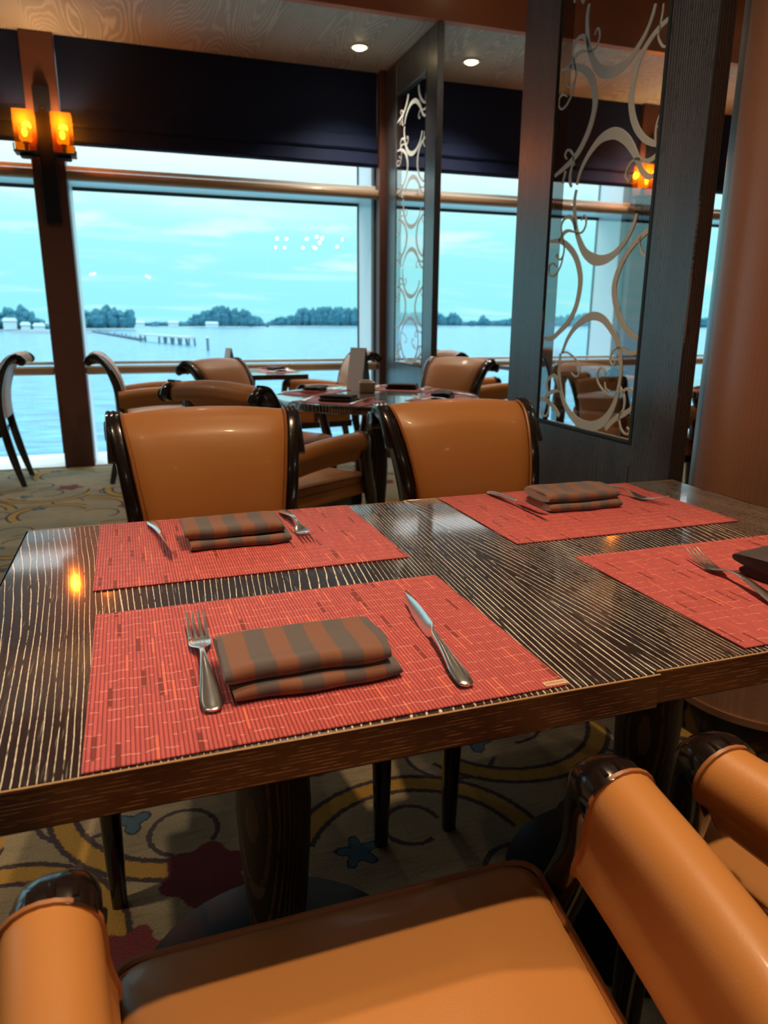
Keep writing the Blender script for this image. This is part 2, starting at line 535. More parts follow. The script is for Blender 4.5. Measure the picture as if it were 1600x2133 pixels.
# window columns and bays
COLS = [(-5.645, -5.43), (-.585, -.37), (4.475, 4.69)]
PIL = [(-3.08, -2.93), (1.98, 2.13), (7.04, 7.19)]
k = 2
for (a, b) in COLS:
    c = MB().box(a, b, 6.0, 6.2, 0, 3.01, .004).build('trim_%d' % k, M['pilaster_wood'], smooth=0)
    struct(c, 'reddish brown wooden column between the window bays'); k += 1
for (a, b) in PIL:
    c = MB().box(a, b, 5.97, 6.2, 0, 3.01, .004).build('trim_%d' % k, M['pilaster_wood'], smooth=0)
    struct(c, 'dark brown wooden post at the end of the etched screen'); k += 1
BAYS = [(-5.43, -3.08, 0, 0), (-2.93, -.585, 0, 0), (-.37, 1.98, 0, 0), (2.13, 4.475, 0, 0), (4.69, 7.04, 0, 0), (7.19, 9.6, 0, 0)]
for i, (a, b, jl, jr) in enumerate(BAYS):
    wn = struct(empty('window_%d' % (i + 1), ((a + b) / 2, 6.1, 0)), 'tall sea view window bay with tan rails')
    def lb(name, mat, x0, x1, y0, y1, z0, z1, ch=.003):
        cx = (a + b) / 2
        return MB().box(x0 - cx, x1 - cx, y0 - 6.1, y1 - 6.1, z0, z1, ch).build(name, M[mat], wn)
    g0, g1 = a + jl, b - jr
    # deep white reveals outside the glass, lit by the sky
    lb('reveal', 'window_paint', a - .09, a, 6.2, 6.58, 0, 3.01)
    lb('reveal', 'window_paint', b, b + .09, 6.2, 6.58, 0, 3.01)
    lb('seal', 'seal', b - .012, b, 6.085, 6.12, .1, 3.0, 0)
    lb('seal', 'seal', b - .01, b, 6.57, 6.59, 0, 3.0, 0)
    lb('sill', 'window_paint', a, b, 6.0, 6.58, -.05, .012)
    lb('transom', 'window_paint', a, b, 6.075, 6.58, 2.125, 2.19)
    lb('seal', 'seal', a, b, 6.57, 6.59, 2.10, 2.125, 0)
    lb('mullion', 'window_paint', g0, g1, 6.08, 6.13, .782, .806)
    MB().tube([(a + .002 - (a + b) / 2, -.07, 2.118), (b - .002 - (a + b) / 2, -.07, 2.118)], .036, 16).build('transom_rail', M['rail_wood'], wn)
    lb('handrail', 'rail_wood', a + .001, b - .001, 6.01, 6.055, .71, .775, .012)
    for z0, z1 in ((.012, .782), (.806, 2.125), (2.19, 2.99)):
        lb('pane', 'window_glass', g0, g1, 6.098, 6.106, z0, z1, 0)
    # blind: flat upper cloth, two soft folds and a hem
    bl = empty('roman_blind', ((a + b) / 2, 6.05, 2.32))
    W = (b - a) / 2 - .004
    MB().box(-W, W, -.008, .008, .235, .688, .002).build('cloth_panel', M['blind_fabric'], bl)
    for zf, dp in ((.118, .028), (.005, .040)):
        rings = []
        for s in range(41):
            xx = -W + 2 * W * s / 40
            wob_ = .004 * math.sin(s * .7 + i) + .003 * math.sin(s * 1.9)
            sec = [(.008, .125), (.006, .02), (.002, .0), (-dp * .7, .002), (-dp, .018), (-dp * .7, .06), (-.008, .118)]
            rings.append([(xx, yy + wob_ * (1 if yy < 0 else 0), zf + zz + wob_ * .6) for yy, zz in sec])
        MB().loft(rings).build('fold', M['blind_fabric'], bl)
    MB().box(-W, W, -.012, .008, 0, .02, .003).build('hem_bar', M['blind_fabric'], bl)
    where = ['far left bay out by the left wall', 'left of the lit sconce column', 'between sconce column and the etched far screen',
             'between the far screen and the second column', 'right of the second column', 'at the far right end'][i]
    tag(bl, 'dark navy roman blind ' + where, 'blind', 'roman blinds over the sea windows')
    portal(g0, g1, .1, 2.32, 6.19)

# ------------------------------------------------------------------ lamps
def downlight(x, y, z, label, power, color=(1, .70, .40), cone=115, blend=.7, group='recessed ceiling downlights', size=.05, lens='lamp_lens'):
    t = empty('ceiling_downlight', (x, y, z))
    MB().loft([[(r * math.cos(2 * PI * k / 28), r * math.sin(2 * PI * k / 28), zz) for k in range(28)] for r, zz in ((.050, 0), (.066, -.001), (.066, -.008), (.052, -.009), (.048, -.003))], cap=False).build('trim_ring', M['trim_white'], t)
    if power:
        MB().lathe([(.046, -.003), (.042, -.012), (.030, -.020), (.014, -.024), (.001, -.025)], 24, cap=False).build('lens', M[lens], t)
    else:
        MB().lathe([(.02, -.002), (.036, -.02), (.045, -.045), (.036, -.07), (.02, -.085), (.001, -.09)], 16, cap=False).build('globe', M[lens], t)
    if power:
        L = bpy.data.lights.new('lamp', 'SPOT')
        L.energy = power
        L.color = color
        L.spot_size = math.radians(cone)
        L.spot_blend = blend
        L.shadow_soft_size = size
        o = bpy.data.objects.new('lamp', L)
        COL.objects.link(o)
        o.parent = t
        o.location = (0, 0, -.05)
    tag(t, label, 'ceiling light', group)
    return t
WARM = (1, .76, .50)
for x, lab in ((1.683, 'glowing downlight left of the etched far screen'), (2.56, 'glowing downlight right of the etched far screen'), (4.40, 'small downlight seen through the glass of the near screen'),
               (6.7, 'downlight right of the second sconce column'), (-2.5, 'downlight by the leftmost blinds')):
    downlight(x, 5.55, 3.01, lab, 28, (1, .88, .70), 120, .8)
HOT = (1, .68, .38)
for x, y, pw, cone, col_, over in ((.45, .46, 130, 52, WARM, 'straight above the foreground chair'), (.62, 1.42, 92, 64, HOT, 'above the two chairs behind the table'), (-.95, 1.2, 70, 60, WARM, 'above the carpet left of the big table'),
                             (-1.6, 4.3, 30, 120, None, 'added as unseen fill left of the sconce column, near the fascia'), (.4, 4.3, 22, 120, None, 'added as unseen fill near the fascia above the round table'), (2.3, 4.3, 20, 120, None, 'added as unseen fill near the fascia above the far screen'),  # from this row on: unseen lamps added to fill the room and wash the fascia
                             (3.4, 1.4, 16, 110, None, 'added as unseen fill right of the round column'), (2.2, -1.4, 22, 120, None, 'added as unseen fill behind the camera to the right'), (-.2, -1.6, 8, 120, None, 'added as unseen fill behind the camera'),
                             (4.6, 4.3, 30, 120, None, 'added as unseen fill near the fascia by the second sconce column'), (-3.6, 1.8, 14, 120, None, 'added as unseen fill far to the left over the dining floor')):
    downlight(x, y, 3.42, 'warm downlight ' + over, pw, col_ or (1, .84, .66), cone, .8, 'downlights over the dining tables', .045)
for x, y in ((4.12, -9.6), (4.39, -9.6), (4.55, -12.2), (4.85, -12.2), (4.95, -9.4), (5.07, -8.7), (5.30, -9.0), (5.40, -12.0), (5.64, -11.5), (5.85, -12.1), (5.54, -10.3), (5.93, -9.1), (6.33, -11.2)):
    downlight(x, y, 3.42, 'distant ceiling spot mirrored in the window', 0, group='distant spots mirrored in the window', lens='far_lamp')
for x, z, wh in ((.52, 2.42, 'left one of the right pair'), (.60, 2.38, 'right one of the right pair'), (-1.0, 2.45, 'right one of the left pair'), (-1.1, 2.42, 'left one of the left pair')):
    t = empty('wall_globe', (x, YB, z))
    MB().lathe([(.002, -.035), (.025, -.025), (.035, 0), (.025, .025), (.002, .035)], 16, (0, .07, 0)).build('globe', M['far_lamp'], t)
    MB().tube([(0, 0, 0), (0, .05, 0)], .015, 10).build('arm', M['dark_metal'], t)
    tag(t, 'small globe lamp mirrored in the left window, ' + wh, 'wall lamp', 'back wall globes')

def sconce(x, label):
    t = empty('wall_sconce', (x, 6.0, 2.22))
    MB().box(-.054, .054, -.035, 0, -.43, .45, .004).build('back_plate', M['dark_metal'], t)
    MB().lathe([(.006, 0), (.006, .006), (.001, .008)], 12).build('screw', M['steel'], t, (0, -.043, .3))
    for s in (-1, 1):
        cx = s * .118
        tr = MB().box(cx - .078, cx + .078, -.175, -.02, -.004, .008, .003).build('tray', M['dark_metal'], t)
        for px_, py_ in ((-1, -1), (1, -1), (1, 1), (-1, 1)):
            MB().box(cx + px_ * .073 - .004, cx + px_ * .073 + .004, -.0975 + py_ * .073 - .004, -.0975 + py_ * .073 + .004, .008, .05, .001).build('clip', M['dark_metal'], tr)
        MB().box(cx - .045, cx + .045, -.14, -.055, -.03, -.004, .006).build('bracket', M['dark_metal'], t)
        g = MB()
        o_, i_ = .066, .061
        g.loft([[(cx + sx * h, -.0975 + sy * h, zz) for sx, sy in ((-1, -1), (1, -1), (1, 1), (-1, 1))] for h, zz in ((o_, .012), (o_, .262), (i_, .262), (i_, .012))], cap=False, closed=True)
        g.build('glass_shade', M['amber_glass'], t, smooth=0)
        st = MB().lathe([(.014, .008), (.014, .055), (.022, .06), (.022, .072)], 14, (cx, -.0975, 0)).build('candle_holder', M['dark_metal'], t)
        MB().box(cx - .038, cx + .038, -.0975 - .038, -.0975 + .038, .073, .165, .012).build('candle_glass', M['candle_glow'], t)
        MB().lathe([(.001, -.03), (.012, -.024), (.018, -.008), (.018, .008), (.012, .024), (.001, .03)], 14, (cx, -.0975 - .036, .125)).build('bulb', M['bulb_glow'], t)
        L = bpy.data.lights.new('bulb_light', 'POINT')
        L.energy = 5
        L.color = (1, .55, .24)
        L.shadow_soft_size = .03
        o = bpy.data.objects.new('bulb_light', L)
        COL.objects.link(o)
        o.parent = t
        o.location = (cx, -.0975, .20)
    tag(t, label, 'wall lamp', 'twin amber sconces on the window columns')
sconce(-.478, 'twin amber glass sconce on the left window column')
sconce(4.582, 'twin amber sconce seen through the near etched screen')

# ------------------------------------------------------------------ round veneered column at the right
c = empty('round_column', (1.655, 1.445, 0))
MB().lathe([(.253, .115), (.253, 3.42)], 72).build('shaft', M['column_veneer'], c)
MB().lathe([(.259, .095), (.259, .115)], 72).build('band', M['copper_band'], c)
MB().lathe([(.247, 0), (.247, .095)], 72).build('base', M['black_lacquer'], c)
struct(c, 'thick round column veneered in reddish wood')

# ------------------------------------------------------------------ etched glass screens
SCROLL_UPPER=[[(-1170,20230,120),(-1230,19940,140),(-1170,19540,170),(-1020,19050,190),(-770,18660,240),(-450,18330,290),(10,18110,350),(490,18050,300),(970,18150,220),(1370,18390,160),(1660,18660,120),(1840,18960,120),(1900,19160,110)],
[(2650,18650,110),(2200,18560,140),(1790,18360,160),(1460,18070,190),(1280,17670,200),(1210,17230,230),(1290,16820,230),(1510,16410,220),(1870,16050,190),(2270,15830,160),(2660,15700,120)],
[(-2490,18840,80),(-2040,18820,140),(-1530,18690,210),(-1030,18410,240),(-700,18050,260),(-510,17590,260),(-540,17180,230),(-730,16770,230),(-1100,16360,210),(-1500,16120,190),(-2000,15950,160),(-2490,15820,110)],
[(-1170,15350,110),(-970,15770,140),(-600,16130,180),(-110,16400,250),(370,16450,320),(750,16370,330),(1180,16120,300),(1520,15790,240),(1750,15500,200),(1930,15240,180),(2190,15040,170),(2420,15000,120),(2580,15150,70),(2610,15360,30)],
[(-1030,18970,50),(-1460,19070,100),(-1750,19010,140),(-1980,18800,160)],
[(-1050,19060,150),(-1190,19310,160),(-1440,19480,130),(-1740,19460,100),(-1900,19270,70),(-1850,19040,80),(-1660,18650,70),(-1680,18350,70),(-1850,18230,70),(-2090,18340,70),(-2030,18400,50)],
[(-1030,18940,60),(-690,18950,70),(-520,19130,70),(-540,19330,70),(-660,19430,50),(-780,19300,50)],
[(-1680,18350,60),(-1770,18070,60),(-2000,17820,70),(-2310,17730,60),(-2510,17880,60),(-2480,18100,60),(-2260,18130,60),(-2050,18020,40)],
[(2200,18560,50),(2120,18380,50),(2210,18200,60),(2360,18050,60),(2550,18020,60),(2640,18140,50),(2560,18250,40),(2490,18250,30)],
[(2220,19050,50),(2210,18810,60),(2160,18570,50)],
[(2640,16650,30),(2450,16400,50),(2380,16130,60),(2400,15830,60)],
[(2650,16250,40),(2440,16170,50)],
[(2610,15720,80),(2570,15560,110),(2410,15450,130),(2140,15420,120),(1840,15520,90),(1600,15550,60),(1370,15460,50),(1250,15220,50),(1370,15060,50),(1490,15090,40),(1500,15190,40)],
[(-1420,15940,80),(-1440,16170,70),(-1590,16360,80),(-1820,16460,70),(-1960,16340,70),(-1830,16200,50)],
[(-1490,15990,80),(-1580,15720,110),(-1560,15480,130),(-1450,15340,100)],
[(-1860,15860,110),(-1990,15520,80)]]
SCROLL_LOWER=[[(-2600,13830,80),(-1910,13780,170),(-1420,13580,210),(-930,13200,240),(-630,12680,250),(-600,12210,230),(-760,11670,210),(-1110,11250,210),(-1610,10930,180),(-2080,10700,160),(-2700,10710,100)],
[(-1340,10250,130),(-1110,10690,140),(-700,11080,190),(-170,11350,240),(300,11430,270),(770,11330,250),(1190,11050,220),(1500,10740,190),(1710,10360,150),(1810,9980,130),(1810,9560,130),(1710,9060,170),(1490,8640,230),(1130,8290,310),(570,8090,340),(-50,8110,310),(-600,8330,260),(-1040,8690,200),(-1320,9150,160),(-1460,9690,130),(-1440,10240,110)],
[(2550,13690,160),(1980,13410,160),(1530,13030,180),(1270,12630,200),(1160,12200,210),(1330,11690,210),(1650,11250,190),(2040,10970,170),(2570,10760,120)],
[(1330,8110,160),(1680,8430,180),(2080,8640,180),(2420,8840,140),(2530,9140,110),(2430,9350,100),(2140,9390,90),(2000,9250,70)],
[(1830,9400,150),(2080,9160,100),(2110,8840,80),(1940,8560,70),(2020,8300,60),(2200,8130,60),(2410,8120,60),(2470,8230,50),(2330,8310,40)],
[(-2770,8640,110),(-2160,8620,160),(-1640,8440,160),(-1260,8180,130),(-1050,7830,80)],
[(-1350,9030,100),(-1830,8940,140),(-2210,8730,160)],
[(-2120,8970,100),(-2150,9270,110),(-1810,9490,120),(-1520,9360,150),(-1330,9040,120)],
[(1070,9740,50),(940,9900,50),(770,9870,60),(670,9680,60),(770,9450,60),(1140,9210,70),(1540,9140,60),(1740,9240,40)],
[(1100,9510,40),(1180,9310,50),(1410,9270,40)],
[(-1950,8720,60),(-1950,8330,70),(-2080,8100,80),(-2340,8090,70),(-2390,8200,60),(-2240,8240,50)],
[(-1400,10250,60),(-1070,10290,60),(-600,10130,70),(-320,9900,70),(-290,9660,60),(-470,9550,60),(-740,9660,50)]]

def screen(xf, y0, g0, g1, y1, top, label):
    """panel standing along Y, its front face at x = xf; glass opening g0..g1"""
    yc = (g0 + g1) / 2
    t = empty('glass_screen', (xf + .03, yc, 0))
    B = lambda name, mat, ya, yb, za, zb, xa=-.03, xb=.018, ch=.003, par=t: MB().box(xa, xb, ya - yc, yb - yc, za, zb, ch).build(name, M[mat], par)
    B('stile', 'screen_wood', y0, g0, 0, top)
    B('stile', 'screen_wood', g1, y1, 0, top)
    B('bottom_rail', 'screen_wood', g0, g1, .56, .785)
    B('base_panel', 'black_lacquer', g0, g1, .10, .56, -.018, .012)
    B('plinth', 'black_lacquer', g0, g1, 0, .10)
    B('top_rail', 'screen_wood', g0, g1, 2.77, top)
    B('glazing_bead', 'seal', g0, g0 + .012, .785, 2.77, -.031, -.018, .001)
    B('glazing_bead', 'seal', g0 + .012, g1, .785, .795, -.031, -.018, .001)
    B('reveal_lining', 'pilaster_wood', g1 - .006, g1, .797, 2.768, -.012, .017, .001)
    B('reveal_lining', 'window_paint', g0 + .012, g1 - .008, .785, .789, -.015, .017, .001)  # white colour stands in for the sky reflected on the rail top
    gp = B('glass_pane', 'screen_glass', g0 + .012, g1 - .001, .796, 2.769, -.024, -.018, 0)
    sx = (g1 - g0) / .528
    def ribbon(pts, dz):
        pts = [(p[0] * 1e-4 * sx, p[1] * 1e-4 + dz, p[2] * 1e-4) for p in pts]
        pts = [p for p in pts if .80 < p[1] < 2.755]
        if len(pts) < 2: return
        path = smooth_path(pts, 5)
        lo = -(g1 - yc) + .012
        hi = (yc - g0) - .014
        L_, R_ = [], []
        for i, p in enumerate(path):
            a, b = path[max(i - 1, 0)], path[min(i + 1, len(path) - 1)]
            d = Vector((b[0] - a[0], b[1] - a[1]))
            if d.length < 1e-7: d = Vector((1, 0))
            d.normalize()
            w_ = max(p[2], .003) / 2 * .95
            cl = lambda q: min(max(q, lo), hi)
            L_.append((cl(p[0] - d.y * w_), p[1] + d.x * w_))
            R_.append((cl(p[0] + d.y * w_), p[1] - d.x * w_))
        rings = []
        for (u0, v0), (u1, v1) in zip(L_, R_):
            rings.append([(-.0262, -u0, v0), (-.0262, -u1, v1), (-.0242, -u1, v1), (-.0242, -u0, v0)])
        MB().loft(rings).build('scroll', M['frosted_film'], gp, smooth=0)
    for r in SCROLL_LOWER: ribbon(r, 0)
    for k_, r in enumerate(SCROLL_UPPER): ribbon(r, 0)
    for k_ in (0, 4, 5, 6, 7, 8, 12): ribbon(SCROLL_UPPER[k_], -.502)
    for r in SCROLL_UPPER: ribbon(r, .502)
    for r in SCROLL_UPPER: ribbon(r, 1.004)
    tag(t, label, 'screen', 'etched glass dividing screens')
    return t
screen(1.33, 1.537, 1.708, 2.236, 2.459, 3.41, 'large dark wood screen with scroll etched glass beside the column')
screen(2.03, 4.93, 5.11, 5.73, 5.965, 3.005, 'far dark wood screen with scroll etched glass against the windows')

# ------------------------------------------------------------------ dining chair (local: +y is the front)
BACK = [(-.355, 0), (-.305, .20), (-.268, .40), (-.256, .52), (-.262, .635), (-.285, .73), (-.322, .81), (-.362, .860), (-.402, .876), (-.432, .863), (-.445, .840)]
def half_w(z):
    return lerp_table([(0, .165), (.45, .163), (.66, .170), (.80, .190), (.90, .208)], z)
def sweep(mb, path, sec):
    """sweep a chamfered rectangle; path of (x, y, z, half_x, half_n) bending in the y-z plane"""
    rings = []
    n = len(path)
    for i, (x, y, z, hx, hn) in enumerate(path):
        a, b = path[max(i - 1, 0)], path[min(i + 1, n - 1)]
        t = Vector((0, b[1] - a[1], b[2] - a[2])).normalized()
        nn = Vector((0, -t.z, t.y))
        pts = []
        for q in range(16):
            ca, sa = math.cos(2 * PI * (q + .5) / 16), math.sin(2 * PI * (q + .5) / 16)
            pts.append((hx * math.copysign(abs(ca) ** sec, ca), hn * math.copysign(abs(sa) ** sec, sa)))
        rings.append([Vector((x + u, y, z)) + nn * v for u, v in pts])
    mb.loft(rings)

def make_chair():
    t = empty('dining_chair')
    # back posts, leg to scroll in one sweep
    for s in (-1, 1):
        pts = []
        for (y, z) in BACK:
            x = s * (half_w(z) + .021) if z > .4 else s * (.184 + .02 * (1 - z / .4))
            hn = .017 if z < .02 else (.026 if z < .8 else .021)
            hx = .014 if z < .02 else .019
            pts.append((x, y, z, hx, hn))
        mb = MB()
        sweep(mb, smooth_path(pts, 5), .5)
        x = s * (half_w(.88) + .021)
        mb.loft([[(x + dx, -.432 + r * math.cos(2 * PI * k / 18), .846 + r * math.sin(2 * PI * k / 18)) for k in range(18)] for dx, r in ((-.019, .022), (.016, .022), (.019, .027), (.024, .027), (.026, .022)) for dx in [dx * s]])
        mb.build('back_post', M['black_lacquer'], t)
        # reeded cap on the front of the scroll
        mb = MB()
        for q in (-.012, 0, .012):
            mb.tube(smooth_path([(x + q, -.300, .788), (x + q, -.338, .846), (x + q, -.375, .885), (x + q, -.41, .895)], 4), .0075, 8)
        mb.build('reeded_cap', M['black_lacquer'], t)
    # upholstered back: closed profile rolled over at the top
    front = smooth_path([(-.222, .47), (-.222, .56), (-.232, .655), (-.258, .742), (-.297, .818), (-.345, .871), (-.395, .893), (-.430, .880), (-.449, .852), (-.440, .826), (-.415, .824), (-.385, .833), (-.345, .805), (-.312, .742), (-.292, .655), (-.285, .56), (-.285, .47)], 4)
    rings = []
    K = 18
    for k in range(K + 1):
        u = -1 + 2 * k / K
        ring = []
        for j, (y, z) in enumerate(front):
            crown = .014 * (1 - u * u) * max(0, min(1, (z - .6) / .25))
            belly = (.014 if j < 28 else -.006) * (1 - u ** 4)
            ease = .006 * max(0, abs(u) - .94) / .06
            ring.append((u * half_w(z), y + belly * (1 if z < .85 else .2) - (ease if j < 28 else -ease), z + crown))
        rings.append(ring)
    MB().loft(rings).build('backrest', M['leather'], t, smooth=60)
    for s in (-1, 1):
        pts = [(s * (half_w(z) - .001), y + .006, z + .002) for y, z in front[:30]]
        MB().tube(pts, .004, 6).build('piping', M['leather_piping'], t)
    # seat: apron, leather side band, cushion
    def outline(f, b, yf, yb, r=.03):
        pts = []
        for (x, y, a0) in ((f - r, yf - r, 0), (-f + r, yf - r, 90), (-b + r, yb + r, 180), (b - r, yb + r, 270)):
            for q in range(5):
                a = math.radians(a0 + 90 * q / 4)
                pts.append((x + r * math.cos(a), y + r * math.sin(a)))
        return pts
    def slab(levels, r=.03):
        return [[(x, y, z) for x, y in outline(f, b, yf, yb, r)] for f, b, yf, yb, z in levels]
    MB().loft(slab([(.236, .178, .240, -.25, .34), (.240, .182, .244, -.25, .345), (.240, .182, .244, -.25, .39)])).build('seat_rail', M['black_lacquer'], t)
    MB().loft(slab([(.243, .185, .262, -.235, .385), (.246, .188, .268, -.235, .395), (.246, .188, .268, -.235, .438)])).build('seat_band', M['leather'], t)
    top = []
    base = outline(.247, .189, .270, -.235)
    cx_, cy_ = 0, .02
    for sc, z in ((1, .436), (1.012, .452), (1.0, .468), (.965, .480), (.90, .488), (.75, .495), (.5, .501), (.25, .504), (.05, .505)):
        top.append([(cx_ + (x - cx_) * sc, cy_ + (y - cy_) * sc, z - .012 * max(0, (y - .12) / .15) ** 2 * (1 if sc > .6 else 0)) for x, y in base])
    se = MB().loft(top).build('seat', M['leather'], t, smooth=60)
    MB().tube([(x * 1.006, y * 1.004, .474 - .012 * max(0, (y - .12) / .15) ** 2) for x, y in base], .0045, 6, closed=True).build('piping', M['leather_piping'], se)
    MB().tube([(x * 1.004, y * 1.004, .438) for x, y in base], .0035, 6, closed=True).build('piping', M['leather_piping'], se)
    # arms
    for s in (-1, 1):
        sec = []
        # closed cross section (u outward, z): roll on top, thin panel below
        for a in range(-60, 181, 16):
            sec.append((.004 + .038 * math.cos(math.radians(a)), .638 + .038 * math.sin(math.radians(a))))
        sec += [(-.0345, .620), (-.034, .600), (-.036, .580), (-.040, .562), (-.040, .550), (-.032, .544), (-.020, .548), (-.008, .562), (.002, .580), (.012, .596)]
        rings = []
        for k in range(13):
            f = k / 12
            y = -.262 + f * (.140 + .262)
            x = .212 + .062 * f ** .8
            dz = .010 * math.sin(PI * f) - .004 * f - .034 * (1 - f)
            swell = .92 + .10 * f
            rings.append([(s * (x + u * swell), y + (.012 * (.64 - z) / .1 if k == 12 else 0), z + dz) for u, z in sec])
        ar = MB().loft(rings).build('armrest', M['leather'], t, smooth=50)
        MB().tube([Vector(p) + Vector((0, .001, 0)) for p in rings[-1]], .004, 6, closed=True).build('piping', M['leather_piping'], ar)
        # front post: scroll head, curved stem, tapered leg
        xo = s * .274
        pts = [(xo, .140, .634, .036, .038), (xo, .158, .636, .036, .038), (xo, .174, .629, .034, .031), (xo, .184, .602, .029, .024), (xo, .190, .555, .024, .024), (xo, .204, .50, .022, .026),
               (xo * .985, .228, .43, .022, .028), (xo * .98, .248, .36, .022, .026), (xo, .254, .22, .020, .021), (xo, .252, .0, .015, .015)]
        mb = MB()
        sweep(mb, smooth_path(pts, 4), .72)
        mb.build('front_leg', M['black_lacquer'], t)
        mb = MB()
        for a in range(0, 360, 30):
            mb.tube([(xo + .036 * math.cos(math.radians(a)), .140, .637 + .037 * math.sin(math.radians(a))), (xo + .036 * math.cos(math.radians(a)), .155, .637 + .037 * math.sin(math.radians(a)))], .0035, 6)
        mb.build('reeded_collar', M['black_lacquer'], t)
    return t

proto = make_chair()
used = [False]
def chair(x, y, face, label, group):
    """face: direction (dx, dy) the sitter would look"""
    o = proto if not used[0] else copy_tree(proto)
    used[0] = True
    o.location = (x, y, 0)
    o.rotation_euler = (0, 0, math.atan2(face[1], face[0]) - PI / 2)
    tag(o, label, 'chair', group)
    return o
G1, G2, G3 = 'tan leather armchairs at the big table', 'tan leather armchairs around the round table', 'tan leather armchairs by the windows'
chair(.175, .40, (0, 1), 'tan leather armchair in the foreground, seat filling the bottom of the picture', G1)
chair(.868, .40, (0, 1), 'tan leather armchair at the right edge showing mainly one padded arm', G1)
chair(.160, 1.535, (0, -1), 'tan leather armchair tucked behind the table opposite, left of the pair', G1)
chair(.872, 1.535, (0, -1), 'tan leather armchair behind the table beside the large etched screen', G1)
chair(.58, 3.0, (.77, .64), 'tan leather armchair at the near left side of the round table, back towards us', G2)
chair(.70, 4.10, (.69, -.72), 'reddish brown leather armchair at the far left side of the round table', G2)
chair(1.60, 4.03, (-.87, -.49), 'tan leather armchair at the right side of the round table', G2)
chair(.13, 5.50, (1, 0), 'armchair seen side on beside the left window column, facing right', G3)
chair(1.29, 5.46, (-1, 0), 'armchair seen side on in front of the far screen, facing left', G3)
chair(-1.15, 5.58, (-1, 0), 'armchair cut by the left picture edge, facing left', G3)
chair(2.70, 5.22, (1, 0), 'armchair behind the far screen facing the second window', G3)
chair(4.05, 5.30, (-1, 0), 'pale looking armchair seen through the near etched screen', G3)
chair(2.76, 3.52, (1, .1), 'khaki looking armchair back close behind the near etched screen', G3)
chair(5.15, 5.05, (-.9, .4), 'armchair glimpsed in the gap between screen and round column', G3)

# ------------------------------------------------------------------ tables
def pedestal(t, x=0, y=0, big=1.0):
    MB().lathe([(.030, .030), (.042, .034), (.046, .06), (.044, .12), (.050, .20), (.057, .30), (.060, .38), (.057, .47), (.050, .56), (.046, .62), (.058, .65), (.060, .70)], 36, (x, y, 0)).build('pedestal', M['pedestal_wood'], t)
    R = .255 * big
    MB().lathe([(R, .0), (R, .006), (R * .985, .012), (R * .8, .020), (R * .5, .028), (R * .25, .034), (.03, .036)], 56, (x, y, 0)).build('base_plate', M['black_iron'], t)
    MB().box(x - .2, x + .2, y - .03, y + .03, .695, .708, .002).build('bracket', M['black_iron'], t)
    MB().box(x - .03, x + .03, y - .2, y + .2, .682, .695, .002).build('bracket', M['black_iron'], t)
def square_table(x0, x1, y0, y1, label, h=.75, th=.042, group='rectangular dining tables', joint=0):
    cx, cy = (x0 + x1) / 2, (y0 + y1) / 2
    hx, hy = (x1 - x0) / 2, (y1 - y0) / 2
    t = empty('dining_table', (cx, cy, 0))
    e = .004
    xl = -hx + (0 if joint < 0 else e)
    xr = hx - (0 if joint > 0 else e)
    MB().box(xl, xr, -hy + e, hy - e, h - th + .002, h, .0006 if joint else .0015).build('table_top', M['table_wood'], t)
    for (c, f) in ((-hy - .0003, -hy + .0022), (hy - .0022, hy + .0003)):
        MB().box(-hx, hx, c, f, h - .0012, h + .0003, .0003).build('edge_lip', M['edge_lip'], t)
    for (a, b, c, f) in ((-hx, hx, -hy, -hy + e), (-hx, hx, hy - e, hy), (-hx, -hx + e, -hy + e, hy - e), (hx - e, hx, -hy + e, hy - e)):
        if (joint < 0 and b == -hx + e) or (joint > 0 and a == hx - e): continue      # butted side
        o = MB().box(a, b, c, f, h - th, h - .0004, .0015).build('edge_band', M['table_edge_wood'], t)
    pedestal(t)
    tag(t, label, 'table', group)
    return t
square_table(-.215, .5235, .583, 1.405, 'dark cerused wood table in front with two red placemats', joint=1)
square_table(.5242, 1.236, .590, 1.412, 'dark cerused wood table joined on at the right beside the column', joint=-1)
def round_table(x, y, r, label):
    t = empty('round_table', (x, y, 0))
    MB().lathe([(r - .01, .712), (r, .718), (r, .742), (r - .004, .75), (.001, .75)], 72).build('table_top', M['table_wood'], t)
    pedestal(t, 0, 0, 1.15)
    tag(t, label, 'table', 'round dining tables')
    return t
round_table(1.17, 3.57, .53, 'round dining table laid behind the two chairs')
round_table(3.32, 3.62, .53, 'round table seen through the near etched screen')
square_table(.40, 1.16, 5.10, 5.88, 'small table against the left window with a folded card', .75, .035)
square_table(3.02, 3.74, 4.92, 5.75, 'small table against the second window behind the screens', .75, .035)

# ------------------------------------------------------------------ placemats
TZ = .7502
def placemat(x0, y0, wd, dp, label, rz=0, mat='placemat_weave', z=TZ, group='red woven placemats'):
    t = MB().box(-wd / 2, wd / 2, -dp / 2, dp / 2, 0, .0022, .0006).build('placemat', M[mat], None, (x0 + wd / 2, y0 + dp / 2, z), rz, smooth=0)
    tag(t, label, 'placemat', group)
    return t
front_mat = placemat(-.074, .590, .484, .360, 'red woven placemat nearest the camera, in the middle of the table', .012)
placemat(-.086, 1.043, .484, .358, 'red woven placemat in front of the left far chair', .012)
placemat(.604, 1.056, .49, .352, 'red woven placemat in front of the right far chair', .004)
placemat(.661, .605, .484, .358, 'red woven placemat cut by the right picture edge', .004)
